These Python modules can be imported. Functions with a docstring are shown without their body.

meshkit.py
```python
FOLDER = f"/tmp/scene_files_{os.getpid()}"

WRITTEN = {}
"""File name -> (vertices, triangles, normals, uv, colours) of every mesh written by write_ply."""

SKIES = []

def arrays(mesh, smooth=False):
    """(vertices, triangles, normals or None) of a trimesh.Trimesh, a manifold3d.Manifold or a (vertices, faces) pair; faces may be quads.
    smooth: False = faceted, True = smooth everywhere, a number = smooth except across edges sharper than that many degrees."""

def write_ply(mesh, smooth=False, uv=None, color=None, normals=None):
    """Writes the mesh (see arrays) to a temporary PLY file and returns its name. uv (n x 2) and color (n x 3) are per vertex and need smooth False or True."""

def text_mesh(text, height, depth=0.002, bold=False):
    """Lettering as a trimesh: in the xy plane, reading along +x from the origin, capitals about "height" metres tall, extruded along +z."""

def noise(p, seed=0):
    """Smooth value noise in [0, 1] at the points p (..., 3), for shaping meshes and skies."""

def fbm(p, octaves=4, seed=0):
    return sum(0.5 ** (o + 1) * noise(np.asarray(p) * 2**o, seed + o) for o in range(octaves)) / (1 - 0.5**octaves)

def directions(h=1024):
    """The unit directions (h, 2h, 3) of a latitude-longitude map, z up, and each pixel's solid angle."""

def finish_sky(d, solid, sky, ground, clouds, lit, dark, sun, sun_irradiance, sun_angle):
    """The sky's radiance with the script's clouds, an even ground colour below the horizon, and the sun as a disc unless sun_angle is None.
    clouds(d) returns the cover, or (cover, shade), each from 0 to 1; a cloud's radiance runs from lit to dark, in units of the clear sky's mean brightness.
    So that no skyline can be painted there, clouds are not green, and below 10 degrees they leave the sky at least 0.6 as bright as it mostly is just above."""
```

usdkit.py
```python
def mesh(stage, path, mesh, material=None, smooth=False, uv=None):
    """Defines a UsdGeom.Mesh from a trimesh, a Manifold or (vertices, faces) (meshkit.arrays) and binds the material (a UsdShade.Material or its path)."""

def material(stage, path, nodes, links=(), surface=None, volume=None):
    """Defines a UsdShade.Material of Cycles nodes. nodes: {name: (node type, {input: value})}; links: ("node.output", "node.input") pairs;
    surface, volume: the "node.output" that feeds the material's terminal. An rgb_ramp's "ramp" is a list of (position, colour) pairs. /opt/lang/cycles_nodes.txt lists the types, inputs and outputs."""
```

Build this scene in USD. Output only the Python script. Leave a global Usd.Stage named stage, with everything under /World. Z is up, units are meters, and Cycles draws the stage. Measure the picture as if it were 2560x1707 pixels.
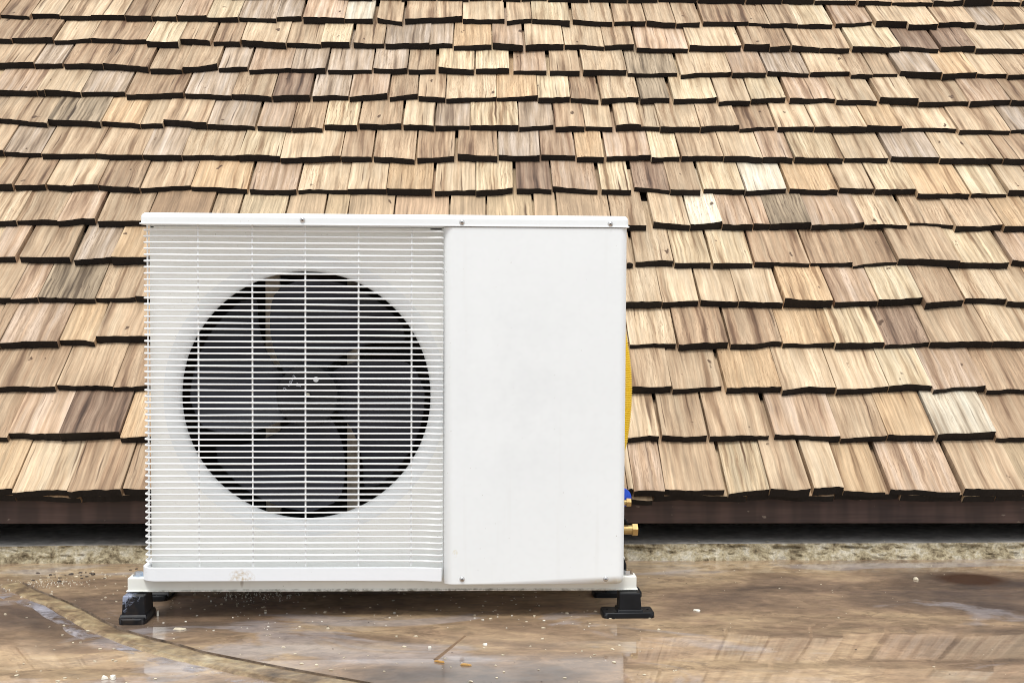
import math
import numpy as np
import trimesh
import manifold3d as m3
from manifold3d import Manifold, CrossSection
from shapely.geometry import Polygon, LineString
import usdkit, meshkit
from pxr import Usd, UsdGeom, UsdLux, UsdShade, Gf, Sdf, Vt

stage = Usd.Stage.CreateInMemory()
UsdGeom.SetStageUpAxis(stage, UsdGeom.Tokens.z)
UsdGeom.SetStageMetersPerUnit(stage, 1.0)
UsdGeom.Xform.Define(stage, "/World")
UsdGeom.Scope.Define(stage, "/World/Looks")

# ------------------------------------------------------------------ camera, sky, sun, exposure
EXPOSURE = 0.66
SKY_STRENGTH = 0.10
SUN_INTENSITY = 0.40
SUN_ELEVATION, SUN_ROTATION = math.radians(64), math.radians(192)   # rotation = atan2(x, y) of the direction towards the sun
CLOUD_LIGHT = (6.45, 6.7, 7.05)

cam = UsdGeom.Camera.Define(stage, "/World/camera")
cam.CreateFocalLengthAttr(45.92)
cam.CreateHorizontalApertureAttr(36.0)
cam.CreateVerticalApertureAttr(24.0)
cam.CreateClippingRangeAttr(Gf.Vec2f(0.05, 500))
cam.CreateExposureAttr(EXPOSURE)
cam.AddTranslateOp().Set(Gf.Vec3d(0, 0, 0.6))
cam.AddRotateXYZOp().Set(Gf.Vec3f(90 - math.degrees(0.02208), 0, 0))

sky = UsdLux.DomeLight.Define(stage, "/World/sky")
sky.GetPrim().SetCustomDataByKey("kind", "structure")
sky_mat = usdkit.material(stage, "/World/Looks/sky_look", {
    "sky": ("sky_texture", {"sky_type": "single_scattering", "sun_disc": False, "sun_elevation": SUN_ELEVATION, "sun_rotation": SUN_ROTATION, "aerosol_density": 2.0}),
    "tc": ("texture_coordinate", {}),
    "n": ("noise_texture", {"scale": 2.2, "detail": 5.0, "roughness": 0.55}),
    "cover": ("map_range", {"from_min": 0.2, "from_max": 0.6, "to_min": 0.80, "to_max": 1.0, "clamp": True}),
    "cl": ("color", {"value": CLOUD_LIGHT}),
    "sx": ("separate_xyz", {}), "zen": ("map_range", {"from_min": 0.0, "from_max": 1.0, "to_min": 0.74, "to_max": 1.22, "clamp": True}), "cls": ("vector_math", {"math_type": "scale"}),
    "mix": ("mix_color", {"use_clamp": False}),
    "bg": ("background_shader", {"strength": SKY_STRENGTH}),
}, [("tc.generated", "n.vector"), ("n.fac", "cover.value"), ("cover.result", "mix.fac"), ("sky.color", "mix.a"), ("tc.generated", "sx.vector"), ("sx.z", "zen.value"), ("cl.color", "cls.vector1"), ("zen.result", "cls.scale"), ("cls.vector", "mix.b"), ("mix.result", "bg.color")], surface="bg.background")
UsdShade.MaterialBindingAPI.Apply(sky.GetPrim()).Bind(sky_mat)

sun = UsdLux.DistantLight.Define(stage, "/World/sun")
sun.CreateNormalizeAttr(True)
sun.CreateIntensityAttr(SUN_INTENSITY)
sun.CreateAngleAttr(20.0)
sun.CreateColorAttr(Gf.Vec3f(1.0, 0.99, 0.97))
sun.AddRotateXYZOp().Set(Gf.Vec3f(90 - math.degrees(SUN_ELEVATION), 0, 180 - math.degrees(SUN_ROTATION)))

# ------------------------------------------------------------------ helpers
rng = np.random.default_rng(11)
taken = {}


def free(parent, name):
    k = taken.get((parent, name), 0)
    taken[(parent, name)] = k + 1
    return f"{parent}/{name}" if k == 0 else f"{parent}/{name}_{k:03d}"


def tag(prim, label=None, category=None, group=None, kind=None):
    for k, v in (("label", label), ("category", category), ("group", group), ("kind", kind)):
        if v:
            prim.SetCustomDataByKey(k, v)
    return prim


def obj(name, mesh, mat, parent="/World", smooth=30, uv=None, **tags):
    path = free(str(parent), name)
    m = usdkit.mesh(stage, path, mesh, mat, smooth=smooth, uv=uv)
    tag(m.GetPrim(), **tags)
    return path


def thing(name, loc=(0, 0, 0), matrix=None, **tags):
    path = free("/World", name)
    x = UsdGeom.Xform.Define(stage, path)
    if matrix is not None:
        x.AddTransformOp().Set(Gf.Matrix4d(*[float(v) for v in np.asarray(matrix).T.ravel()]))
    else:
        x.AddTranslateOp().Set(Gf.Vec3d(*map(float, loc)))
    tag(x.GetPrim(), **tags)
    return path


def tri(man):
    m = man.to_mesh()
    return trimesh.Trimesh(np.array(m.vert_properties[:, :3]), np.array(m.tri_verts), process=False)


def mbox(lo, hi):
    lo, hi = np.asarray(lo, float), np.asarray(hi, float)
    return Manifold.cube(tuple(hi - lo)).translate(tuple(lo))


def rbox(lo, hi, r, seg=12):
    lo, hi = np.asarray(lo, float) + r, np.asarray(hi, float) - r
    s = Manifold.sphere(r, seg)
    return Manifold.batch_hull([s.translate((x, y, z)) for x in (lo[0], hi[0]) for y in (lo[1], hi[1]) for z in (lo[2], hi[2])])


def extrude(poly, z0, z1):
    """A shapely polygon in xy, extruded along z."""
    rings = [np.asarray(poly.exterior.coords)[:-1]] + [np.asarray(h.coords)[:-1] for h in poly.interiors]
    return CrossSection(rings, m3.FillRule.EvenOdd).extrude(z1 - z0).translate((0, 0, z0))


def tube(path, r, n=8):
    p = np.asarray(path, float)
    r = np.broadcast_to(np.asarray(r, float), len(p))
    t = np.gradient(p, axis=0)
    t /= np.linalg.norm(t, axis=1, keepdims=True)
    ref = np.array([0, 0, 1.0]) if abs(t[:, 2]).max() < 0.9 else np.array([0.05, 1.0, 0.02])
    a = np.cross(t, ref)
    a /= np.linalg.norm(a, axis=1, keepdims=True)
    b = np.cross(t, a)
    ang = np.arange(n) / n * 2 * np.pi
    v = (p[:, None] + r[:, None, None] * (np.cos(ang)[None, :, None] * a[:, None] + np.sin(ang)[None, :, None] * b[:, None])).reshape(-1, 3)
    f = []
    for i in range(len(p) - 1):
        for j in range(n):
            k = (j + 1) % n
            f += [(i * n + j, i * n + k, (i + 1) * n + k), (i * n + j, (i + 1) * n + k, (i + 1) * n + j)]
    v = np.vstack([v, p[:1], p[-1:]])
    c0, c1 = len(v) - 2, len(v) - 1
    for j in range(n):
        k = (j + 1) % n
        f += [(c0, k, j), (c1, (len(p) - 1) * n + j, (len(p) - 1) * n + k)]
    m = trimesh.Trimesh(v, np.array(f), process=False)
    if m.volume < 0:
        m.invert()
    return m


def lathe(profile, axis_y=True, n=96):
    """profile (r, d) revolved about the local y axis: x = r cos, z = r sin, y = d."""
    pr = np.asarray(profile, float)
    ang = np.arange(n) / n * 2 * np.pi
    v = np.stack([pr[:, None, 0] * np.cos(ang), np.broadcast_to(pr[:, None, 1], (len(pr), n)), pr[:, None, 0] * np.sin(ang)], -1).reshape(-1, 3)
    f = []
    for i in range(len(pr) - 1):
        for j in range(n):
            k = (j + 1) % n
            f += [(i * n + j, (i + 1) * n + j, (i + 1) * n + k), (i * n + j, (i + 1) * n + k, i * n + k)]
    return trimesh.Trimesh(v, np.array(f), process=False)


def cat(*ms):
    return trimesh.util.concatenate([tri(m) if isinstance(m, Manifold) else m for m in ms])


# ------------------------------------------------------------------ materials
def mat(name, nodes, links=(), surface="p.BSDF"):
    return usdkit.material(stage, "/World/Looks/" + name, nodes, links, surface=surface)


TONES = {  # fresh and weathered cedar: (darker streak, main, lighter streak)
    "t": ((0.241, 0.150, 0.086), (0.466, 0.327, 0.204), (0.581, 0.435, 0.284)),
    "l": ((0.316, 0.206, 0.121), (0.561, 0.413, 0.261), (0.674, 0.523, 0.352)),
    "c": ((0.400, 0.282, 0.166), (0.655, 0.509, 0.323), (0.755, 0.623, 0.427)),
    "r": ((0.299, 0.189, 0.105), (0.619, 0.466, 0.288), (0.744, 0.593, 0.393)),
    "b": ((0.154, 0.088, 0.051), (0.377, 0.251, 0.153), (0.500, 0.361, 0.232)),
    "d": ((0.079, 0.047, 0.032), (0.263, 0.168, 0.110), (0.399, 0.282, 0.194)),
    "g": ((0.209, 0.144, 0.096), (0.441, 0.329, 0.226), (0.581, 0.469, 0.366)),
    "p": ((0.250, 0.152, 0.094), (0.491, 0.338, 0.217), (0.622, 0.469, 0.342)),
    "o": ((0.282, 0.169, 0.089), (0.526, 0.357, 0.204), (0.633, 0.454, 0.275)),
    "w": ((0.383, 0.298, 0.206), (0.675, 0.567, 0.416), (0.778, 0.701, 0.550)),
    "x": ((0.116, 0.081, 0.051), (0.357, 0.269, 0.176), (0.521, 0.405, 0.275)),
}
DOWNSLOPE = None


def wood(name, tone, mixed=False):
    lo, mid, hi = TONES[tone]
    ribs = tone in "rx"
    n = {
        "at": ("attribute", {"attribute": "st"}),
        "sep": ("separate_xyz", {}),
        "warp": ("noise_texture", {"scale": 9.0, "detail": 2.0}),
        "warpm": ("math", {"math_type": "multiply_add", "value2": 0.012, "value3": -0.006}),
        "ux": ("math", {"math_type": "add"}),
        "vec": ("combine_xyz", {"z": 0.0}),
        "m1": ("mapping", {"scale": (135.0, 3.0, 1.0)}), "fine": ("noise_texture", {"scale": 1.0, "detail": 3.0, "roughness": 0.6}),
        "m2": ("mapping", {"scale": (42.0, 2.2, 1.0)}), "broad": ("noise_texture", {"scale": 1.0, "detail": 3.0, "roughness": 0.55}),
        "m3": ("mapping", {"scale": (14.0, 7.0, 1.0)}), "blotch": ("noise_texture", {"scale": 1.0, "detail": 4.0, "roughness": 0.6}),
        "m4": ("mapping", {"scale": (82.0, 2.4, 1.0), "location": (3.1, 7.7, 0.0)}), "crackn": ("noise_texture", {"scale": 1.0, "detail": 2.0, "roughness": 0.45}),
        "m5": ("mapping", {"scale": (26.0, 15.0, 1.0), "location": (9.1, 2.7, 0.0)}), "knotn": ("noise_texture", {"scale": 1.0, "detail": 3.0, "roughness": 0.5}),
        "ramp": ("rgb_ramp", {"ramp": [(0.33, lo), (0.46, mid), (0.64, hi)]}),
        "finer": ("map_range", {"from_min": 0.3, "from_max": 0.7, "to_min": 0.56 if ribs else 0.66, "to_max": 1.18, "clamp": True}),
        "blr": ("map_range", {"from_min": 0.3, "from_max": 0.7, "to_min": 0.80, "to_max": 1.12, "clamp": True}),
        "mul1": ("vector_math", {"math_type": "scale"}),
        "mul2": ("vector_math", {"math_type": "scale"}),
        "cell": ("vector_math", {"math_type": "snap", "vector2": (0.4, 0.8, 1.0)}),
        "wn": ("white_noise_texture", {"dimensions": "3D"}),
        "ml": ("mapping", {"scale": (1.0, 0.045, 1.0)}),
        "line": ("wave_texture", {"wave_type": "bands", "bands_direction": "x", "profile": "saw", "scale": 34.0 if not ribs else 27.0, "distortion": 9.0 if not ribs else 5.0, "detail": 2.0, "detail_scale": 9.0, "detail_roughness": 0.6}),
        "liner": ("map_range", {"from_min": 0.62, "from_max": 1.0, "to_min": 0.0, "to_max": 1.0, "clamp": True}),
        "wsep": ("separate_color", {}),
        "linea": ("map_range", {"from_min": 0.25, "from_max": 1.0, "to_min": 0.22 if not ribs else 0.6, "to_max": 0.85 if not ribs else 0.95, "clamp": True}),
        "linem": ("math", {"math_type": "multiply"}), "linep": ("math", {"math_type": "multiply"}),
        "linev": ("map_range", {"from_min": 0.36, "from_max": 0.60, "to_min": 0.15, "to_max": 1.0, "clamp": True}),
        "linec": ("mix_color", {"b": (lo[0] * 0.52, lo[1] * 0.46, lo[2] * 0.42)}),
        "wnr": ("map_range", {"from_min": 0.0, "from_max": 1.0, "to_min": 0.86, "to_max": 1.12}),
        "mul3": ("vector_math", {"math_type": "scale"}),
        "crackr": ("map_range", {"from_min": 0.27, "from_max": 0.345, "to_min": 0.85 if not ribs else 0.95, "to_max": 0.0, "clamp": True}),
        "cmix": ("mix_color", {"b": (lo[0] * 0.35, lo[1] * 0.30, lo[2] * 0.28)}),
        "knotr": ("map_range", {"from_min": 0.70, "from_max": 0.735, "to_min": 0.0, "to_max": 0.9, "clamp": True}),
        "kmix": ("mix_color", {"b": (0.075, 0.042, 0.025)}),
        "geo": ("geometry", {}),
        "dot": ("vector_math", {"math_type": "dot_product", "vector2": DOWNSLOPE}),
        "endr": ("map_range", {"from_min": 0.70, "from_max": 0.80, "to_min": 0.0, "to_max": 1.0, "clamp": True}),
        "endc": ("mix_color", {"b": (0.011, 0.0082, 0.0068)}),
        "hsum": ("math", {"math_type": "multiply_add", "value2": 0.6}),
        "bump": ("bump", {"strength": 0.55 if not ribs else 0.85, "distance": 0.0024 if not ribs else 0.004}),
        "p": ("principled_bsdf", {"roughness": 0.72, "specular_ior_level": 0.25}),
    }
    l = [("at.vector", "sep.vector"), ("at.vector", "warp.vector"), ("warp.fac", "warpm.value1"), ("sep.x", "ux.value1"), ("warpm.value", "ux.value2"), ("ux.value", "vec.x"), ("sep.y", "vec.y")]
    for i in "12345":
        l.append(("vec.vector", f"m{i}.vector"))
    l += [("m1.vector", "fine.vector"), ("m2.vector", "broad.vector"), ("m3.vector", "blotch.vector"), ("m4.vector", "crackn.vector"), ("m5.vector", "knotn.vector"),
          ("fine.fac", "finer.value"), ("blotch.fac", "blr.value"),
          ("mul1.vector", "mul2.vector1"), ("finer.result", "mul1.scale"), ("blr.result", "mul2.scale"),
          ("at.vector", "cell.vector1"), ("cell.vector", "wn.vector"), ("wn.value", "wnr.value"), ("vec.vector", "ml.vector"), ("ml.vector", "line.vector"), ("line.fac", "liner.value"), ("wn.color", "wsep.color"), ("wsep.g", "linea.value"), ("liner.result", "linem.value1"), ("linea.result", "linem.value2"), ("blotch.fac", "linev.value"), ("linem.value", "linep.value1"), ("linev.result", "linep.value2"), ("linep.value", "linec.fac"), ("mul3.vector", "linec.a"), ("mul2.vector", "mul3.vector1"), ("wnr.result", "mul3.scale"),
          ("crackn.fac", "crackr.value"), ("crackr.result", "cmix.fac"), ("linec.result", "cmix.a"),
          ("knotn.fac", "knotr.value"), ("knotr.result", "kmix.fac"), ("cmix.result", "kmix.a"),
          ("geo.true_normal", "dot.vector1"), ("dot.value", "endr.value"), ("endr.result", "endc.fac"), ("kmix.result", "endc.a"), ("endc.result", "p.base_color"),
          ("fine.fac", "hsum.value1"), ("crackn.fac", "hsum.value3"), ("hsum.value", "bump.height"), ("bump.normal", "p.normal"), ("broad.fac", "ramp.fac")]
    if mixed:
        ts = ["t", "l", "b", "o", "g", "c", "p", "t", "l", "b", "r", "o"]
        n["tone"] = ("rgb_ramp", {"ramp": [((i + 0.5) / len(ts), TONES[k][1]) for i, k in enumerate(ts)], "interpolate": True})
        n["rel"] = ("map_range", {"from_min": 0.28, "from_max": 0.72, "to_min": 0.68, "to_max": 1.22, "clamp": True})
        n["mul0"] = ("vector_math", {"math_type": "scale"})
        l = [x for x in l if x != ("broad.fac", "ramp.fac")]
        del n["ramp"]
        l += [("wsep.b", "tone.fac"), ("tone.color", "mul0.vector1"), ("broad.fac", "rel.value"), ("rel.result", "mul0.scale"), ("mul0.vector", "mul1.vector1")]
    else:
        l.append(("ramp.color", "mul1.vector1"))
    return mat(name, n, l)


def plain(name, color, rough=0.5, metallic=0.0, spec=0.5, noise=None, bump=None, coat=0.0):
    n = {"p": ("principled_bsdf", {"base_color": color, "roughness": rough, "metallic": metallic, "specular_ior_level": spec, "coat_weight": coat})}
    l = []
    if noise:
        scale, amount = noise
        n["tc"] = ("texture_coordinate", {})
        n["n"] = ("noise_texture", {"scale": scale, "detail": 5.0, "roughness": 0.6})
        n["r"] = ("rgb_ramp", {"ramp": [(0.3, tuple(c * (1 - amount) for c in color)), (0.7, tuple(min(c * (1 + amount), 0.95) for c in color))]})
        l += [("tc.object", "n.vector"), ("n.fac", "r.fac"), ("r.color", "p.base_color")]
        if bump:
            n["b"] = ("bump", {"strength": 0.5, "distance": bump})
            l += [("n.fac", "b.height"), ("b.normal", "p.normal")]
    return mat(name, n, l)


def spot(n, l, key, centre, size, power=1.0):
    """A soft spot (1 in its centre, 0 at its rim) at a place in object space; leaves key.value."""
    c, s = np.asarray(centre, float), 1 / np.asarray(size, float)
    n[key + "_m"] = ("mapping", {"location": tuple(-c * s), "scale": tuple(s)})
    n[key + "_g"] = ("gradient_texture", {"gradient_type": "spherical"})
    n[key] = ("math", {"math_type": "power", "value2": power})
    l += [("tc.object", key + "_m.vector"), (key + "_m.vector", key + "_g.vector"), (key + "_g.fac", key + ".value1")]


# roof frame (a plane through the butts of the shingles)
TH, YAW, ROLL, Z0, EXP = 0.7305, 0.0269, -0.0037, 0.1765, 0.17067
O = np.array([0, 3.10, Z0])
EX = np.array([math.cos(YAW) * math.cos(ROLL), math.sin(YAW) * math.cos(ROLL), math.sin(ROLL)])
ES = np.array([-math.sin(YAW) * math.cos(TH), math.cos(YAW) * math.cos(TH), math.sin(TH)])
ES -= EX * (ES @ EX)
ES /= np.linalg.norm(ES)
EN = np.cross(EX, ES)
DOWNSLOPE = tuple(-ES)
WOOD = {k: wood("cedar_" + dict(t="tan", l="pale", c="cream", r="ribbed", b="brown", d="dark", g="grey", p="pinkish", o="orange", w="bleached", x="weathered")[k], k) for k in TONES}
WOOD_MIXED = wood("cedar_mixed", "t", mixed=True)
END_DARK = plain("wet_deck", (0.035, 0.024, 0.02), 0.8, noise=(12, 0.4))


def white_paint(name, color=(0.85, 0.875, 0.875), rough=0.34, stains=()):
    n = {"tc": ("texture_coordinate", {}),
         "n1": ("noise_texture", {"scale": 3.5, "detail": 4.0, "roughness": 0.6}),
         "r1": ("rgb_ramp", {"ramp": [(0.3, tuple(c * 0.955 for c in color)), (0.7, color)]}),
         "n2": ("noise_texture", {"scale": 60.0, "detail": 3.0}),
         "rr": ("map_range", {"from_min": 0.3, "from_max": 0.7, "to_min": rough - 0.06, "to_max": rough + 0.08}),
         "m3": ("mapping", {"scale": (55.0, 55.0, 2.5)}), "n3": ("noise_texture", {"scale": 1.0, "detail": 2.0}),
         "r3": ("map_range", {"from_min": 0.62, "from_max": 0.80, "to_min": 0.0, "to_max": 0.10, "clamp": True}),
         "d3": ("mix_color", {"b": (0.55, 0.52, 0.45)}),
         "n4": ("noise_texture", {"scale": 210.0, "detail": 1.0}),
         "r4": ("map_range", {"from_min": 0.775, "from_max": 0.80, "to_min": 0.0, "to_max": 0.5, "clamp": True}),
         "d4": ("mix_color", {"b": (0.30, 0.25, 0.18)}),
         "bp": ("bump", {"strength": 0.08, "distance": 0.0004}),
         "wav": ("noise_texture", {"scale": 5.0, "detail": 1.0}),
         "bw": ("bump", {"strength": 0.12, "distance": 0.003}),
         "p": ("principled_bsdf", {"roughness": rough, "specular_ior_level": 0.5})}
    l = [("tc.object", "n1.vector"), ("n1.fac", "r1.fac"), ("tc.object", "n2.vector"), ("n2.fac", "rr.value"), ("rr.result", "p.roughness"),
         ("tc.object", "m3.vector"), ("m3.vector", "n3.vector"), ("n3.fac", "r3.value"), ("r3.result", "d3.fac"), ("r1.color", "d3.a"),
         ("tc.object", "n4.vector"), ("n4.fac", "r4.value"), ("r4.result", "d4.fac"), ("d3.result", "d4.a"),
         ("tc.object", "wav.vector"), ("wav.fac", "bw.height"), ("bw.normal", "bp.normal"), ("n2.fac", "bp.height"), ("bp.normal", "p.normal")]
    last = "d4.result"
    for i, (c, s, col, f, sc) in enumerate(stains):
        k = f"st{i}"
        spot(n, l, k, c, s, 0.6)
        n[k + "n"] = ("noise_texture", {"scale": sc, "detail": 4.0, "roughness": 0.7})
        n[k + "r"] = ("map_range", {"from_min": 0.42, "from_max": 0.68, "to_min": 0.0, "to_max": 1.0, "clamp": True})
        n[k + "x"] = ("math", {"math_type": "multiply"})
        n[k + "f"] = ("math", {"math_type": "multiply", "value2": f, "use_clamp": True})
        n[k + "c"] = ("mix_color", {"b": col})
        l += [("tc.object", k + "n.vector"), (k + "n.fac", k + "r.value"), (k + "r.result", k + "x.value1"), (k + ".value", k + "x.value2"), (k + "x.value", k + "f.value1"), (k + "f.value", k + "c.fac"), (last, k + "c.a")]
        last = k + "c.result"
    l.append((last, "p.base_color"))
    return mat(name, n, l)


OX = -0.2465  # the unit's own origin lies at the middle of its base
WHITE = white_paint("white_enamel")
WHITE_PANEL = white_paint("white_panel_enamel", stains=[((-0.112 - OX, 0, 0.13), (0.006, 0.05, 0.008), (0.62, 0.52, 0.24), 1.2, 90), ((0.20 - OX, 0, 0.074), (0.055, 0.05, 0.007), (0.74, 0.68, 0.42), 0.6, 60), ((0.02 - OX, 0, 0.45), (0.16, 0.1, 0.25), (0.66, 0.68, 0.69), 0.35, 9)])
WHITE_TRAY = white_paint("white_tray_enamel", color=(0.84, 0.86, 0.88), stains=[((-0.527 - OX, 0.0, 0.082), (0.028, 0.05, 0.018), (0.50, 0.38, 0.22), 1.2, 150)])
CREAM_RAIL = white_paint("cream_rail_enamel", color=(0.80, 0.795, 0.73), stains=[((-0.25 - OX, 0.0, 0.050), (0.60, 0.1, 0.006), (0.16, 0.14, 0.10), 1.6, 70), ((-0.53 - OX, 0.0, 0.068), (0.004, 0.1, 0.012), (0.20, 0.13, 0.06), 2.0, 5)])
WIRE = plain("white_wire", (0.90, 0.91, 0.90), 0.30)
FAN_PANEL = white_paint("ivory_panel_enamel", color=(0.925, 0.925, 0.885), rough=0.45)
BELL = plain("bell_mouth_enamel", (0.82, 0.84, 0.84), 0.35, spec=0.3, noise=(6, 0.03))
BLACK_PLASTIC = plain("black_plastic", (0.006, 0.0063, 0.0075), 0.45, spec=0.22, noise=(40, 0.3), bump=0.0004)
FAN_PLASTIC = plain("charcoal_fan_plastic", (0.0235, 0.0245, 0.033), 0.5, spec=0.3, noise=(9, 0.3))
HUB_PLASTIC = plain("charcoal_hub_plastic", (0.018, 0.0185, 0.021), 0.5, spec=0.3)
STEEL = plain("bright_steel", (0.62, 0.60, 0.58), 0.24, metallic=1.0)
ZINC = plain("bluish_zinc", (0.55, 0.62, 0.70), 0.30, metallic=0.85)
BRASS = plain("brass", (0.52, 0.36, 0.15), 0.34, metallic=0.85, noise=(60, 0.12))
YELLOW = plain("yellow_hose_plastic", (0.90, 0.60, 0.03), 0.38)
BLUE = plain("blue_handle_plastic", (0.02, 0.10, 0.72), 0.35)
BRACKET = plain("dusty_bracket_steel", (0.62, 0.53, 0.42), 0.8, noise=(28, 0.45), bump=0.001)
MARKER = plain("white_marker", (0.75, 0.78, 0.85), 0.6)

# ------------------------------------------------------------------ ground: wet flat roof, seam strip, concrete ledge
def ground_look(name, dry=False):
    n = {"tc": ("geometry", {}),
         "ma": ("mapping", {"scale": (1.0, 1.7, 1.0)}), "na": ("noise_texture", {"scale": 1.6, "detail": 6.0, "roughness": 0.62, "distortion": 0.6}),
         "mb": ("mapping", {"scale": (5.5, 9.0, 1.0), "location": (4.0, 1.0, 0.0)}), "nb": ("noise_texture", {"scale": 1.5, "detail": 7.0, "roughness": 0.65, "distortion": 0.8}),
         "mc": ("mapping", {"scale": (1.0, 1.7, 1.0), "location": (7.3, 2.2, 0.0)}), "nc": ("noise_texture", {"scale": 2.1, "detail": 5.0, "roughness": 0.6, "distortion": 1.0}),
         "nd": ("noise_texture", {"scale": 260.0, "detail": 2.0}),
         "ra": ("rgb_ramp", {"ramp": [(0.31, (0.075, 0.050, 0.037)), (0.41, (0.17, 0.112, 0.072)), (0.50, (0.285, 0.188, 0.115)), (0.59, (0.43, 0.30, 0.175)), (0.72, (0.37, 0.30, 0.235))]}),
         "rb": ("map_range", {"from_min": 0.28, "from_max": 0.72, "to_min": 0.66, "to_max": 1.32, "clamp": True}),
         "mulb": ("vector_math", {"math_type": "scale"}),
         "rc": ("map_range", {"from_min": 0.545, "from_max": 0.605, "to_min": 0.0, "to_max": 0.50, "clamp": True}),
         "dk": ("map_range", {"from_min": 0.555, "from_max": 0.60, "to_min": 0.0, "to_max": 0.45, "clamp": True}), "dkm": ("mix_color", {"b": (0.095, 0.058, 0.036)}),
         "lil": ("mix_color", {"b": (0.36, 0.325, 0.325)}),
         "rd": ("map_range", {"from_min": 0.70, "from_max": 0.76, "to_min": 0.0, "to_max": 0.45, "clamp": True}),
         "spk": ("mix_color", {"b": (0.06, 0.05, 0.04)}),
         "me": ("mapping", {"scale": (24.0, 34.0, 1.0)}), "ne": ("noise_texture", {"scale": 1.0, "detail": 6.0, "roughness": 0.7, "distortion": 0.6}), "re": ("map_range", {"from_min": 0.3, "from_max": 0.7, "to_min": 0.70, "to_max": 1.28, "clamp": True}), "mule": ("vector_math", {"math_type": "scale"}),
         "p": ("principled_bsdf", {"roughness": 0.62, "specular_ior_level": 0.3, "coat_ior": 1.5})}
    l = [("tc.position", "ma.vector"), ("tc.position", "mb.vector"), ("tc.position", "mc.vector"), ("tc.position", "nd.vector"),
         ("ma.vector", "na.vector"), ("mb.vector", "nb.vector"), ("mc.vector", "nc.vector"),
         ("na.fac", "ra.fac"), ("nb.fac", "rb.value"), ("ra.color", "mulb.vector1"), ("rb.result", "mulb.scale"),
         ("nc.fac", "rc.value"), ("rc.result", "lil.fac"), ("nb.fac", "dk.value"), ("dk.result", "dkm.fac"), ("mulb.vector", "dkm.a"), ("dkm.result", "lil.a"),
         ("nd.fac", "rd.value"), ("rd.result", "spk.fac"), ("lil.result", "mule.vector1"), ("tc.position", "me.vector"), ("me.vector", "ne.vector"), ("ne.fac", "re.value"), ("re.result", "mule.scale"), ("mule.vector", "spk.a")]
    # rust coloured stain on the right
    c, s = np.array([1.034, 2.93, 0]), 1 / np.array([0.10, 0.085, 1.0])
    n["sm"] = ("mapping", {"location": tuple(-c * s), "scale": tuple(s)})
    n["sg"] = ("gradient_texture", {"gradient_type": "spherical"})
    n["sx"] = ("math", {"math_type": "multiply"})
    n["sr"] = ("map_range", {"from_min": 0.06, "from_max": 0.42, "to_min": 0.0, "to_max": 0.95, "clamp": True})
    n["sc"] = ("mix_color", {"b": (0.045, 0.016, 0.004)})
    l += [("tc.position", "sm.vector"), ("sm.vector", "sg.vector"), ("sg.fac", "sx.value1"), ("re.result", "sx.value2"), ("sx.value", "sr.value"), ("sr.result", "sc.fac"), ("spk.result", "sc.a"), ("sc.result", "p.base_color")]
    # water lies on it: a clear film, broken where the surface stands proud
    n["bump"] = ("bump", {"strength": 0.4, "distance": 0.002})
    n["wetn"] = ("noise_texture", {"scale": 2.7, "detail": 6.0, "roughness": 0.62, "distortion": 0.5})
    n["wet"] = ("map_range", {"from_min": 0.36, "from_max": 0.50, "to_min": 0.55, "to_max": 1.0, "clamp": True})
    n["wr"] = ("map_range", {"from_min": 0.34, "from_max": 0.50, "to_min": 0.22, "to_max": 0.025, "clamp": True})
    n["rip"] = ("noise_texture", {"scale": 9.0, "detail": 2.0})
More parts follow.
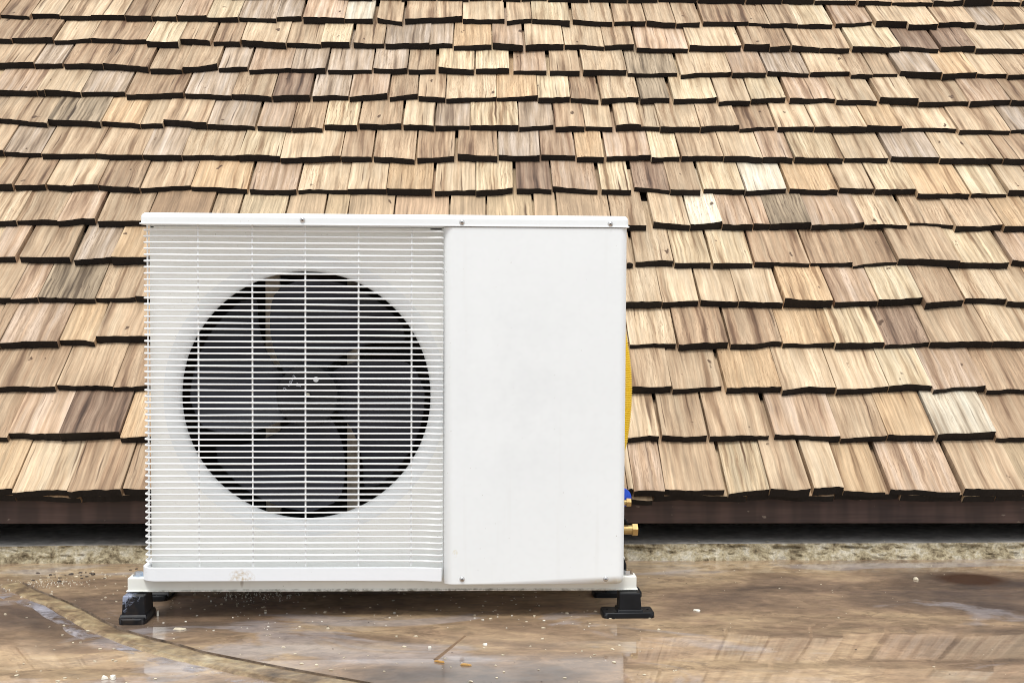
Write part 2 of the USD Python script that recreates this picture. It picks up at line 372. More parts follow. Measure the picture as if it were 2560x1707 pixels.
    n["ripb"] = ("bump", {"strength": 0.03, "distance": 0.002})
    l += [("nb.fac", "bump.height"), ("bump.normal", "p.normal"), ("mc.vector", "wetn.vector"), ("wetn.fac", "wet.value"), ("wet.result", "p.coat_weight"), ("wetn.fac", "wr.value"), ("wr.result", "p.coat_roughness"),
          ("tc.position", "rip.vector"), ("rip.fac", "ripb.height"), ("ripb.normal", "p.coat_normal")]
    return mat(name, n, l)


GROUND = ground_look("wet_stained_membrane")
gx = np.array([-20, -6, -2.5, -1.5, -0.75, 0, 0.75, 1.5, 2.5, 6, 20.0])
gy = np.array([-20, -4, 0, 1.6, 2.0, 2.4, 2.8, 3.2, 3.6, 6, 20.0])
gv = np.array([(x, y, 0.0) for y in gy for x in gx])
gf = np.array([(j * 11 + i, j * 11 + i + 1, (j + 1) * 11 + i + 1, (j + 1) * 11 + i) for j in range(10) for i in range(10)])
obj("ground", (gv, gf), GROUND, smooth=False, kind="structure", label="wet brown stained flat roof surface")

# seam strip: a lap of older membrane that runs out to the front
UP = [(-1.085, 2.885), (-1.02, 2.798), (-0.966, 2.74), (-0.905, 2.672), (-0.843, 2.593), (-0.789, 2.518), (-0.738, 2.456), (-0.669, 2.393), (-0.606, 2.346), (-0.546, 2.292), (-0.485, 2.252), (-0.391, 2.192), (-0.22, 2.09), (0.0, 1.97)]
LOW = [(-1.121, 2.847), (-1.074, 2.792), (-1.005, 2.711), (-0.96, 2.667), (-0.907, 2.593), (-0.855, 2.522), (-0.805, 2.456), (-0.762, 2.411), (-0.713, 2.358), (-0.653, 2.3), (-0.6, 2.256), (-0.549, 2.218), (-0.501, 2.184), (-0.453, 2.148), (-0.376, 2.103), (-0.24, 2.02), (-0.06, 1.90)]


def resample(p, k):
    p = np.asarray(p, float)
    d = np.r_[0, np.cumsum(np.linalg.norm(np.diff(p, axis=0), axis=1))]
    t = np.linspace(0, d[-1], k)
    return np.stack([np.interp(t, d, p[:, i]) for i in range(p.shape[1])], 1)


def patch(up, low, h, k=90, m=10, rough=0.002):
    """A thin raised sheet between two edges, rounded down to the ground along them."""
    a, b = resample(up, k), resample(low, k)
    rows = []
    for j in range(m + 1):
        t = j / m
        q = a * (1 - t) + b * t
        wob = (meshkit.fbm(np.c_[q * 40, np.full(k, 3.0 * (j in (0, m)))], 3) - 0.5) * 0.006 * (j in (0, m))
        z = h * min(1, 2.2 * math.sin(math.pi * t) + 0.0) + rough * (meshkit.fbm(np.c_[q * 30, np.zeros(k)], 4, 5) - 0.5) * (0 < j < m)
        rows.append(np.c_[q + wob[:, None], np.zeros(k) + z - (0.002 if j in (0, m) else 0)])
    v = np.vstack(rows)
    f = np.array([(j * k + i, (j + 1) * k + i, (j + 1) * k + i + 1, j * k + i + 1) for j in range(m) for i in range(k - 1)])
    return v, f


def mottled(name, stops, scale, rough, coat, bump=0.002, holes=False):
    n = {"g": ("geometry", {}), "n": ("noise_texture", {"scale": scale, "detail": 7.0, "roughness": 0.68, "distortion": 0.5}),
         "n2": ("noise_texture", {"scale": scale * 6, "detail": 4.0, "roughness": 0.6}), "r": ("rgb_ramp", {"ramp": stops}),
         "m2": ("map_range", {"from_min": 0.3, "from_max": 0.7, "to_min": 0.62, "to_max": 1.25, "clamp": True}), "mul": ("vector_math", {"math_type": "scale"}),
         "b": ("bump", {"strength": 0.7, "distance": bump}),
         "al": ("map_range", {"from_min": 0.46, "from_max": 0.60, "to_min": 0.0 if holes else 1.0, "to_max": 0.85 if holes else 1.0, "clamp": True}),
         "p": ("principled_bsdf", {"roughness": rough, "coat_weight": coat, "coat_roughness": 0.08, "coat_ior": 1.33, "specular_ior_level": 0.3})}
    l = [("g.position", "n.vector"), ("g.position", "n2.vector"), ("n.fac", "r.fac"), ("r.color", "mul.vector1"), ("n2.fac", "m2.value"), ("m2.result", "mul.scale"), ("mul.vector", "p.base_color"), ("n2.fac", "b.height"), ("b.normal", "p.normal"), ("n.fac", "al.value"), ("al.result", "p.alpha")]
    return mat(name, n, l)


SEAM = mottled("seam_membrane", [(0.30, (0.065, 0.042, 0.025)), (0.43, (0.19, 0.125, 0.068)), (0.54, (0.33, 0.24, 0.13)), (0.68, (0.48, 0.40, 0.25))], 10.0, 0.6, 0.5)
v, f = patch(UP, LOW, 0.004)
obj("seam_strip", (v, f), SEAM, smooth=True, kind="structure", label="mottled tan seam strip curving across the wet surface")
FILM = mottled("grey_mineral_film", [(0.34, (0.17, 0.12, 0.085)), (0.5, (0.30, 0.275, 0.285)), (0.66, (0.42, 0.40, 0.44))], 11.0, 0.5, 0.7, 0.001, True)
lowe = np.array(LOW)
v, f = patch(lowe + [0.004, 0.006], lowe + np.stack([-0.010 - 0.030 * meshkit.noise(np.c_[lowe * 14, np.zeros(len(lowe))]), -0.010 - 0.034 * meshkit.noise(np.c_[lowe * 14, np.ones(len(lowe))])], 1), 0.0015, m=4, rough=0.0005)
obj("mineral_film", (v, f), FILM, smooth=True, kind="structure", label="grey mineral film along the seam strip")

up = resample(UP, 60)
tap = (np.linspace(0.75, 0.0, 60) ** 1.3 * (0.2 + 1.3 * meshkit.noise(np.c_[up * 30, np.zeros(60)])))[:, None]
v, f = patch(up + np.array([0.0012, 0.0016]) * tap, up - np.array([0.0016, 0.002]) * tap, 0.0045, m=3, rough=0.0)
obj("seam_edge", (v, f), plain("dark_seam_line", (0.13, 0.092, 0.062), 0.6, noise=(45, 0.7)), smooth=True, kind="structure", label="dark line along the far edge of the seam strip")  # thin dark strip, broken up and tapering towards the front

# concrete ledge under the eave, its front edge broken and crumbly
CONCRETE = mottled("weathered_concrete", [(0.31, (0.045, 0.033, 0.020)), (0.40, (0.20, 0.155, 0.092)), (0.50, (0.40, 0.335, 0.215)), (0.66, (0.55, 0.50, 0.40))], 30.0, 0.85, 0.0, 0.004)
LEDGE_TOP = mottled("grey_ledge_top", [(0.30, (0.40, 0.37, 0.34)), (0.5, (0.56, 0.53, 0.49)), (0.70, (0.66, 0.64, 0.61))], 7.0, 0.5, 0.5, 0.001)
kx = np.linspace(-3.6, 3.6, 1300)


def ledge_front(t):
    """Offset (towards the viewer) and height along the broken edge; t runs from the top edge (0) to the foot (1)."""
    big = meshkit.fbm(np.c_[kx * 9, np.full(len(kx), t * 2.5), np.zeros(len(kx))], 4, 2)
    fine = meshkit.fbm(np.c_[kx * 60, np.full(len(kx), t * 9.0), np.zeros(len(kx))], 3, 9)
    tooth = np.clip(meshkit.noise(np.c_[kx * 23, np.full(len(kx), t * 3.0), np.ones(len(kx))]) - 0.55, 0, 1)
    out = 0.030 * t ** 1.3 + (0.020 * (big - 0.5) + 0.018 * (fine - 0.5) - 0.040 * tooth * math.sin(math.pi * min(1, t * 1.4))) * min(1, t * 6 + 0.12)
    return out


rows = []
for t in np.linspace(0, 1, 13):
    y = 3.168 + kx * math.tan(0.0245) - ledge_front(t)
    z = 0.037 * (1 - t) ** 0.9 + 0.003 * (meshkit.noise(np.c_[kx * 3, np.zeros(len(kx)), np.zeros(len(kx))]) - 0.5) * (1 - t) - 0.004 * (t == 1)
    rows.append(np.c_[kx, y, z])
nk = len(kx)
v = np.vstack(rows)
f = np.array([(j * nk + i, (j + 1) * nk + i, (j + 1) * nk + i + 1, j * nk + i + 1) for j in range(12) for i in range(nk - 1)])
LEDGE = thing("concrete_ledge", kind="structure", label="grey concrete ledge with a crumbling front edge beneath the eave")
obj("broken_edge", (v, f), CONCRETE, LEDGE, smooth=True)
top0 = rows[0]
v = np.vstack([top0, top0 + [0, 0.05, 0.0], top0 * [1, 0, 0] + [0, 4.6, 0.037]])
f = np.array([(j * nk + i, (j + 1) * nk + i, (j + 1) * nk + i + 1, j * nk + i + 1) for j in range(2) for i in range(nk - 1)])
obj("ledge_top", (v, f[:, ::-1]), LEDGE_TOP, LEDGE, smooth=False)

# ------------------------------------------------------------------ the shingled roof
SH = """0|-1293 -1181 4 5 o;-1178 -1052 -1 7 l;-1049 -925 0 4 b;-921 -815 6 1 b;277 289 3 3 l;293 366 3 3 p;366 509 3 4 t;519 618 -2 6 r;619 715 0 1 t;724 797 6 5 l;798 898 3 2 o;913 1079 10 -3 p;1089 1234 1 1 t
1|-1331 -1238 3 7 b;-1240 -1111 18 11 p;-1109 -965 12 15 d;-961 -856 4 2 o;286 370 7 6 l;378 490 11 11 t;497 646 9 14 t;660 823 15 8 p;826 943 5 12 t;945 1064 10 10 o;1070 1218 11 19 w;1219 1345 8 7 b
2|-1380 -1161 3 10 b;-1158 -1014 14 9 t;-1012 -910 5 9 b;303 418 6 11 t;422 552 4 19 t;562 704 11 11 o;707 845 3 11 l;849 985 4 15 l;987 1099 18 16 c;1101 1242 7 18 p;1244 1390 8 13 b
3|-1377 -1344 -1 -4 b;-1342 -1193 0 0 p;-1195 -1098 12 6 o;-1103 -936 28 24 t;325 449 2 8 l;455 590 -3 9 b;596 736 3 11 b;738 878 6 14 o;876 1011 1 8 r;1015 1138 5 18 d;1139 1310 11 16 t;1311 1439 17 12 l
4|-1468 -1362 15 6 t;-1364 -1289 8 7 p;-1290 -1134 11 8 x;-1135 -1024 11 14 t;-1023 -956 13 13 b;326 427 -9 -4 l;429 530 0 2 l;537 641 5 2 l;643 764 -1 1 l;770 903 -1 -3 o;910 1034 -2 9 p;1036 1161 10 18 c;1155 1274 -9 10 b;1284 1397 22 17 l;1395 1492 7 7 l
5|-1464 -1395 8 10 p;-1382 -1242 12 9 t;-1228 -1124 3 13 g;-1120 -1015 4 5 o;344 362 -5 -5 t;370 478 0 7 l;481 585 -4 -2 r;593 707 -4 0 r;714 871 6 1 b;877 999 10 9 b;999 1131 2 19 b;1131 1308 15 7 t;1309 1452 5 4 r;1467 1550 15 8 p
6|-1538 -1435 -1 7 l;-1436 -1315 14 12 t;-1313 -1208 9 19 p;-1198 -1056 6 3 t;315 417 1 -2 t;438 545 14 3 l;548 642 2 11 w;642 734 4 7 p;738 785 5 6 p;786 911 6 20 x;911 1073 10 28 p;1073 1200 23 12 l;1215 1340 37 19 t;1336 1486 1 12 t;1489 1593 2 13 o
7|-1557 -1490 8 7 b;-1483 -1393 12 15 b;-1388 -1233 9 10 l;-1232 -1107 8 -1 b;-1103 -957 0 20 t;-954 -784 13 1 o;-775 -634 -3 -2 p;-629 -480 3 3 l;-481 -362 5 0 l;-359 -223 -2 -3 o;-214 -90 -4 0 l;-88 24 -9 12 r;36 142 13 10 d;147 284 19 7 p;295 386 4 5 r;399 505 30 10 d;505 599 5 2 t;611 736 21 11 r;736 867 3 21 w;877 1025 17 14 o;1034 1138 32 24 l;1143 1270 21 21 r;1265 1429 -2 -3 o;1439 1551 3 7 c;1557 1647 12 13 l
8|-1630 -1568 22 23 t;-1564 -1449 19 15 g;-1441 -1277 4 3 t;-1274 -1130 1 3 t;-1129 -1009 0 3 g;-1009 -832 4 3 l;-829 -703 -1 0 r;-700 -514 -12 1 l;-511 -416 -4 -2 b;-409 -281 -2 -14 t;-274 -158 -12 7 b;-147 -22 11 2 b;-18 112 11 9 g;117 224 17 17 p;229 314 7 3 o;324 464 13 23 p;465 555 12 13 c;561 694 13 21 t;696 817 12 8 l;820 914 11 9 p;921 1075 14 8 r;1082 1221 15 17 l;1234 1386 25 19 g;1386 1588 12 11 l;1590 1703 7 8 b
9|-1638 -1471 35 12 t;-1471 -1298 27 8 x;-1298 -1170 21 4 o;-1170 -1101 4 14 l;-1101 -957 27 5 t;-955 -802 6 -6 g;-793 -685 -6 -11 p;-681 -584 -11 -13 t;-579 -474 3 1 r;-467 -332 9 11 t;-325 -226 13 1 l;-221 -110 9 8 g;-108 48 4 8 r;51 162 3 20 g;169 264 1 4 b;267 354 13 8 l;367 448 17 18 l;449 509 18 19 l;509 639 4 8 l;643 769 8 18 t;771 889 6 22 b;895 1014 14 16 l;1018 1189 13 17 l;1190 1305 17 17 o;1310 1486 24 20 l;1493 1662 3 7 t;1668 1765 15 17 g
10|-1698 -1547 31 24 p;-1548 -1522 27 24 l;-1521 -1401 24 19 l;-1400 -1258 19 28 g;-1248 -1063 3 15 b;-1056 -902 12 7 g;-901 -768 12 -6 t;-763 -643 -3 0 d;-634 -516 2 11 g;-510 -386 -2 21 p;-378 -286 4 24 b;-282 -193 4 4 t;-189 -22 -3 14 l;-20 116 14 19 o;118 224 10 9 c;227 320 9 -1 b;329 456 -1 10 l;461 558 7 10 x;572 717 -3 11 c;722 830 -11 0 l;835 952 9 22 c;965 1119 15 14 p;1120 1258 3 -1 l;1272 1399 14 9 l;1398 1572 -2 11 t;1570 1718 -3 21 p;1717 1813 14 15 b
11|-1779 -1600 12 29 t;-1596 -1504 22 24 g;-1495 -1365 19 20 b;-1364 -1207 26 -2 b;-1199 -1092 -12 -8 t;-1088 -977 -4 26 t;-970 -873 9 21 g;-864 -723 -6 4 p;-721 -605 2 3 g;-597 -447 0 4 g;-442 -328 4 9 g;-322 -231 5 9 t;-220 -97 15 5 r;-91 24 11 15 c;39 152 17 7 p;164 266 2 4 t;278 427 6 7 l;432 603 -1 4 x;614 791 -9 11 l;793 911 1 5 p;919 1061 17 8 g;1068 1204 12 18 l;1201 1282 -1 4 t;1286 1371 6 9 t;1381 1522 19 2 g;1523 1649 -3 16 o;1652 1755 18 14 l;1754 1862 6 15 t
12|-1814 -1715 7 9 b;-1714 -1575 14 18 b;-1567 -1443 11 24 l;-1441 -1249 24 16 b;-1242 -1131 -7 -10 c;-1130 -1024 20 9 t;-1012 -920 9 6 b;-914 -758 11 -8 l;-755 -636 4 -1 t;-635 -536 6 5 c;-521 -416 4 5 t;-410 -255 -4 3 g;-254 -174 3 7 g;-169 -36 -12 5 o;-31 74 5 -13 p;84 218 -7 2 l;223 361 9 -2 l;364 469 2 10 t;477 659 -6 -7 p;665 849 -1 6 l;861 950 9 8 t;949 1025 3 14 b;1033 1129 10 -1 t;1130 1237 -1 1 t;1248 1419 8 9 c;1426 1556 20 -2 d;1567 1691 14 20 d;1688 1915 6 13 l
13|-1801 -1696 17 8 b;-1687 -1589 15 17 l;-1587 -1478 16 14 t;-1476 -1359 13 16 l;-1351 -1260 5 6 b;-1258 -1170 10 3 t;-1166 -1060 3 1 p;-1059 -949 1 3 c;-946 -812 14 -2 g;-812 -724 13 24 g;-714 -567 0 -1 p;-566 -464 2 8 w;-448 -358 19 -16 t;-347 -143 -4 25 t;-139 12 11 14 l;20 110 -7 19 t;113 249 16 -6 c;262 402 14 -5 l;411 525 6 6 t;530 633 6 -7 t;637 722 -8 -4 t;736 901 5 11 b;901 979 5 -7 t;981 1080 0 -2 t;1081 1208 -5 -4 c;1223 1363 6 29 p;1371 1485 15 15 l;1481 1594 -6 -4 l;1605 1739 19 25 t;1737 1842 6 7 g;1843 1973 5 27 t"""
TAV = 0.0225


def shingle(u0, u1, s0, s1, seed, thick, coarse=False):
    """Vertices in roof coordinates (across, up the slope, off the plane) and uv. Butt from (u0, s0) to (u1, s1)."""
    r = np.random.default_rng(seed)
    w = u1 - u0
    length = 2.02 * EXP
    nx = 3 if coarse else max(6, int(w / 0.011))
    ss = np.array([0, 0.5, 1.0]) if coarse else np.array([0, 0.012, 0.1, 0.3, 0.5, 0.75, 1.0])
    x = np.linspace(0, 1, nx + 1)
    kink = np.zeros(nx + 1) if coarse else meshkit.fbm(np.c_[x * w * 16, np.full(nx + 1, seed * 3.7), np.zeros(nx + 1)], 3, 1) - 0.5
    jag = np.zeros(nx + 1) if coarse else meshkit.noise(np.c_[x * w * 110, np.full(nx + 1, seed * 1.3), np.ones(nx + 1)]) - 0.5
    butt = s0 * (1 - x) + s1 * x + kink * 0.013 + jag * 0.0028
    splay = r.normal(0, 0.0022, 2)
    cup = r.normal(0.0, 0.0016)
    lift = max(0, r.normal(0, 0.0016))
    twist = r.normal(0, 0.0012)
    V, UV = [], []
    for side in (0, 1):
        for t in ss:
            s = butt * (1 - t) + (length + 0.5 * (s0 + s1)) * t
            edge0, edge1 = u0 + splay[0] * t + 0.0016 * (meshkit.noise(np.array([[t * 5, seed, 3.0]]))[0] - 0.5), u1 + splay[1] * t + 0.0016 * (meshkit.noise(np.array([[t * 5, seed, 8.0]]))[0] - 0.5)
            u = edge0 * (1 - x) + edge1 * x
            topz = -(TAV / EXP) * (s - 0.0) * 1.0
            relief = np.zeros(nx + 1) if coarse else (cup * (2 * x - 1) ** 2 + twist * (2 * x - 1) + (meshkit.fbm(np.c_[x * w * 45, np.full(nx + 1, t * 1.3), np.full(nx + 1, seed * 2.1)], 3, 4) - 0.5) * 0.0032) * (1 - t) + lift * (1 - t) ** 2
            if side == 0:
                h = topz + (thick - TAV) * (1 - 0.6 * t) + relief
                if t == 0:
                    h = h - 0.0012
            else:
                h = topz - TAV * (1 - 0.72 * t) + np.minimum(relief, 0.0) * 0.5
            V.append(np.c_[u, s, h])
            UV.append(np.c_[u - u0, s])
    V, UV = np.vstack(V), np.vstack(UV)
    n1, m = nx + 1, len(ss)
    f = []
    g = lambda side, j, i: side * m * n1 + j * n1 + i
    for j in range(m - 1):
        for i in range(nx):
            f.append((g(0, j, i), g(0, j, i + 1), g(0, j + 1, i + 1), g(0, j + 1, i)))
            if not coarse and j < 4 or coarse:
                f.append((g(1, j, i), g(1, j + 1, i), g(1, j + 1, i + 1), g(1, j, i + 1)))
        f.append((g(0, j, 0), g(0, j + 1, 0), g(1, j + 1, 0), g(1, j, 0)))
        f.append((g(0, j, nx), g(1, j, nx), g(1, j + 1, nx), g(0, j + 1, nx)))
    for i in range(nx):
        f.append((g(0, 0, i), g(1, 0, i), g(1, 0, i + 1), g(0, 0, i + 1)))
    UV = UV + [0.4 * (seed % 64) + 0.06, 0.8 * ((seed // 64) % 40) + 0.2]
    return V, np.array(f), UV


def to_world(V, row):
    V = V + [0, row * EXP, 0]
    return O + V[:, :1] * EX + V[:, 1:2] * ES + V[:, 2:] * EN


def split(V, f, UV):
    """Unweld the faces so that the butt and sides shade hard; triangles."""
    t = np.vstack([f[:, [0, 1, 2]], f[:, [0, 2, 3]]])
    return V[t.ravel()], np.arange(t.size).reshape(-1, 3), UV[t.ravel()]


ROOF = thing("shingled_roof", label="low roof covered in rows of tan cedar shingles behind the air conditioner", category="roof")
ridge = 19 * EXP
deckh = -2.55 * TAV


def roof_point(u, s, h):
    return O + u * EX + s * ES + h * EN


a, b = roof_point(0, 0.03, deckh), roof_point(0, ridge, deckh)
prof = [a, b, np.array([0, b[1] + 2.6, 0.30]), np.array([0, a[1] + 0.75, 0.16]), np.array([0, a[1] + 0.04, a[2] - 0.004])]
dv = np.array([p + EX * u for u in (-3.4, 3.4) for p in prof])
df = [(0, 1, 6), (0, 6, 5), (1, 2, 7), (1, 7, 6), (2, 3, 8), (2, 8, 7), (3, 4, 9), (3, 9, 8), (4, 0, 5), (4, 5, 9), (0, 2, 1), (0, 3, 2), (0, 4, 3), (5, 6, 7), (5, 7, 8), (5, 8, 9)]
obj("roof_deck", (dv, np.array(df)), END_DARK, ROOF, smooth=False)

# fascia under the eave, in two lengths of board, and an added, unseen wall that blocks light
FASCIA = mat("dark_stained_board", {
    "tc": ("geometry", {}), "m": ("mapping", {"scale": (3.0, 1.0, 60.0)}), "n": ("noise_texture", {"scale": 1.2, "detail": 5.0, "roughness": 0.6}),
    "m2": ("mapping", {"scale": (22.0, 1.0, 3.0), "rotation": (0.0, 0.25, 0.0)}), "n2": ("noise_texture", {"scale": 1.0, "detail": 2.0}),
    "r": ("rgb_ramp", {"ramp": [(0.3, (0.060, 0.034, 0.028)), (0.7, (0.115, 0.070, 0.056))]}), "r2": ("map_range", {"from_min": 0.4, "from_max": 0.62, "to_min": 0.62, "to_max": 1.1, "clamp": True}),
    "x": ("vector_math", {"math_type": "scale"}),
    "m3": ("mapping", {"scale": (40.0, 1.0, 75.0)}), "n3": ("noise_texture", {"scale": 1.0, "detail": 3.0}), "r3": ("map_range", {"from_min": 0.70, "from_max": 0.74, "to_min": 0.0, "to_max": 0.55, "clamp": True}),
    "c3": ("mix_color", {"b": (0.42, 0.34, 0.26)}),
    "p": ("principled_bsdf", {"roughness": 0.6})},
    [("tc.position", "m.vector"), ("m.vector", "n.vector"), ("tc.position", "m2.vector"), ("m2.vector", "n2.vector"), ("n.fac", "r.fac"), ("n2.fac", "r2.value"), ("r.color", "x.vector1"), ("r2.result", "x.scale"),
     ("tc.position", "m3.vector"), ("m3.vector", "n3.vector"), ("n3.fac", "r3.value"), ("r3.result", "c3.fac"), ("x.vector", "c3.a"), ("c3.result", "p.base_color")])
rot = np.eye(4)
rot[:3, 0], rot[:3, 1] = EX * [1, 1, 0], np.array([-EX[1], EX[0], 0])
for u0, u1 in ((-3.4, -0.42), (-0.417, 3.4)):
    m = tri(rbox((u0, 0.075, 0.0862), (u1, 0.112, 0.172), 0.0025, 8))
    m.apply_transform(rot)
    m.vertices += [0, 3.10, 0]
    m.vertices[:, 2] += m.vertices[:, 0] * EX[2]
    obj("fascia_board", m, FASCIA, ROOF)
m = trimesh.creation.box((6.8, 0.1, 0.3))  # added out of view to stop light leaking in under the roof
m.apply_transform(rot)
m.vertices += [0, 3.95, 0.10]
obj("light_block_wall", m, plain("dark_light_block", (0.10, 0.09, 0.08), 0.9), ROOF, smooth=False)

seed = 100
count = 0
SV, SF, SUV, sn = [], [], [], 0


def stuff_add(V, f, UV):
    global sn
    a_, b_, c_ = split(V, f, UV)
    SV.append(a_); SF.append(b_ + sn); SUV.append(c_)
    sn += len(a_)


def fill(row, ua, ub, coarse):
    """Shingles that the photograph shows nothing of (outside the frame, or behind the unit) or only a sliver."""
    global seed
    u = ua
    while u < ub - 0.035:
        w = float(np.clip(rng.normal(0.122, 0.028), 0.07, 0.18))
        if ub - (u + w) < 0.07:
            w = ub - u
        seed += 1
        s = rng.normal(0.007, 0.006)
        V, f, UV = shingle(u + 0.0025, u + w - 0.0025, s, s + rng.normal(0, 0.004), seed, float(np.clip(rng.normal(TAV, 0.0026), 0.0165, 0.029)), coarse)
        stuff_add(to_world(V, row), f, UV)
        u += w


BACK = np.c_[EX, ES, EN]
for line in SH.strip().split("\n"):
    row, items = line.split("|")
    row = int(row)
    last = None
    for it in items.split(";"):
        p = it.split()
        u0, u1, s0, s1 = (float(q) / 1000 for q in p[:4])
        if last is None:
            fill(row, -3.3, u0, True)
        elif u0 - last > 0.05:
            fill(row, last, u0, False)
        elif u0 < last + 0.0015:
            u0 = last + 0.0015
        last = u1
        seed += 1
        thick = float(np.clip(rng.normal(TAV, 0.0026), 0.016, 0.030))
        V, f, UV = shingle(u0, u1, s0, s1, seed, thick)
        V, f, UV = split(V, f, UV)
        path = free(ROOF, "shingle")
        base = np.array([0.5 * (u0 + u1), 0.0, 0.0])
        local = (V - base) @ BACK.T
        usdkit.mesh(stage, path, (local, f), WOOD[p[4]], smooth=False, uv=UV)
        UsdGeom.Xformable(stage.GetPrimAtPath(path)).AddTranslateOp().Set(Gf.Vec3d(*map(float, O + BACK @ (base + [0, row * EXP, 0]))))
        count += 1
    fill(row, last, 3.3, True)
for row in range(14, 19):
    fill(row, -3.3, 3.3, row > 14)
# doubled starter course below the lowest row
u = -3.3
while u < 3.3:
    w = float(np.clip(rng.normal(0.15, 0.04), 0.08, 0.24))
    seed += 1
    V, f, UV = shingle(u + 0.002, u + w - 0.002, rng.normal(0.006, 0.004), rng.normal(0.006, 0.004), seed, TAV * 0.9)
    V[:, 2] -= TAV * 1.02
    stuff_add(to_world(V, 0), f, UV)
    u += w
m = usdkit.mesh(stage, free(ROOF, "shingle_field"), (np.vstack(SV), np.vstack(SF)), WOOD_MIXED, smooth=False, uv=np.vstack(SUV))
tag(m.GetPrim(), kind="stuff")

# ------------------------------------------------------------------ the outdoor unit
def Rz(a):
    c, s = math.cos(a), math.sin(a)
    return np.array([[c, -s, 0], [s, c, 0], [0, 0, 1.0]])


def Rx(a):
    c, s = math.cos(a), math.sin(a)
    return np.array([[1, 0, 0], [0, c, -s], [0, s, c]])


def Ry(a):
    c, s = math.cos(a), math.sin(a)
    return np.array([[c, 0, s], [0, 1, 0], [-s, 0, c]])


UR = Rz(math.radians(2.27)) @ Rx(math.radians(1.19)) @ Ry(math.radians(0.27))
UT = np.array([0, 2.546, 0]) + UR @ [OX, 0, 0]
M4 = np.eye(4)
M4[:3, :3], M4[:3, 3] = UR, UT
UNIT = thing("air_conditioner", matrix=M4, label="white outdoor air conditioner unit with wire grille over a black fan", category="air conditioner")


def part(name, mesh, material, smooth=30, parent=None, at=(0, 0, 0), **tags):
    m = tri(mesh) if isinstance(mesh, Manifold) else mesh.copy()
    m.vertices = np.asarray(m.vertices) + np.asarray(at, float) - [OX, 0, 0]
    return obj(name, m, material, parent or UNIT, smooth=smooth, **tags)


def world_part(name, mesh, material, smooth=30, parent=None, **tags):
    m = tri(mesh) if isinstance(mesh, Manifold) else mesh.copy()
    m.vertices = (np.asarray(m.vertices) - UT) @ UR
    return obj(name, m, material, parent or UNIT, smooth=smooth, **tags)


XL, XR, YB = -0.7110, 0.2203, 0.335
HX, HZ, HR = -0.4082, 0.4322, 0.2458

# casing: an open sheet box on the fan side, closed on the compressor side
shell = mbox((XL, 0.058, 0.078), (-0.139, YB, 0.7655)) - mbox((XL + 0.0015, 0.05, 0.0795), (-0.1405, YB - 0.03, 0.764))
shell = shell + (rbox((-0.1375, 0.0465, 0.0715), (XR, YB, 0.7655), 0.004))
part("casing", shell, WHITE)

# fan panel with its opening and bell mouth
plate = mbox((XL, 0.055, 0.076), (-0.1365, 0.0578, 0.7645))
hole = Manifold.cylinder(0.05, HR + 0.032, HR + 0.032, 160).rotate((-90, 0, 0)).translate((HX, 0.03, HZ))
plate = plate - hole - mbox((-0.163, 0.05, 0.7612), (-0.139, 0.06, 0.77)) - mbox((-0.7095, 0.05, 0.7618), (-0.703, 0.06, 0.77))
FP = part("fan_panel", plate, FAN_PANEL, smooth=20)
prof = [(HR + 0.0330, 0.0556), (HR + 0.0315, 0.0552), (HR + 0.027, 0.0556), (HR + 0.021, 0.0568), (HR + 0.015, 0.0590), (HR + 0.009, 0.0622), (HR + 0.005, 0.0652), (HR + 0.0022, 0.0685), (HR + 0.0006, 0.0722), (HR, 0.0760), (HR, 0.0790), (HR + 0.0012, 0.0796), (HR + 0.0020, 0.0740), (HR + 0.034, 0.0578)]
bell = lathe(prof, n=160)
bell.vertices += [HX, 0, HZ]
part("bell_mouth", bell, BELL, smooth=40, parent=FP)

# service panel: one folded sheet with rounded edges
def arc(cx, cy, r, a0, a1, n=10):
    return [(cx + r * math.cos(t), cy + r * math.sin(t)) for t in np.radians(np.linspace(a0, a1, n))]


poly = Polygon([(-0.1368, 0.045)] + arc(-0.1368 + 0.021, 0.021, 0.021, 180, 270, 12) + arc(XR - 0.014, 0.014, 0.014, 270, 360, 10) + [(XR + 0.0003, 0.046)])
panel = extrude(poly, 0.0697, 0.7642)
corner = Manifold.cylinder(0.2, 0.016, 0.016, 48).rotate((-90, 0, 0)).translate((XR - 0.0155, -0.05, 0.0697 + 0.016))
keep = (panel - mbox((XR - 0.0155, -0.1, 0.05), (XR + 0.1, 0.1, 0.0697 + 0.016))) + (panel ^ corner)
SP = part("service_panel", keep, WHITE_PANEL, smooth=32)

# top cap, a pressed lid with a rolled rim
cap = rbox((-0.7160, -0.0008, 0.740), (XR + 0.0022, YB + 0.006, 0.7882), 0.0095, 24) ^ mbox((-1, -1, 0.7662), (1, 1, 1))
rim = rbox((-0.7172, -0.0022, 0.7655), (XR + 0.0032, YB + 0.007, 0.7685), 0.0012, 10)
CAP = part("top_cap", cap + rim, WHITE)

# drip tray with an upstanding rim that sweeps forward to meet the service panel
t = np.linspace(0, 1, 14)
sw = t * t * (3 - 2 * t)
line = [(-0.717, YB - 0.02)] + arc(-0.717 + 0.026, 0.0135 + 0.026, 0.026, 180, 270, 12) + [(-0.23, 0.0135)] + list(zip(-0.205 + 0.067 * t, 0.0135 - 0.0085 * sw))
rimline = LineString(line).buffer(0.0055, cap_style=2, join_style=1)
tray = extrude(rimline, 0.0757, 0.1005) + mbox((-0.712, 0.02, 0.0757), (-0.138, YB - 0.01, 0.0785))
part("drip_tray", tray, WHITE_TRAY, smooth=35)

part("added_shade_plate", mbox((-0.716, 0.067, 0.0725), (0.216, 0.210, 0.0755)) + mbox((-0.716, 0.252, 0.0725), (0.216, YB - 0.004, 0.0755)), BLACK_PLASTIC, smooth=False)  # unseen dark plate, added to deepen the shade beneath the unit

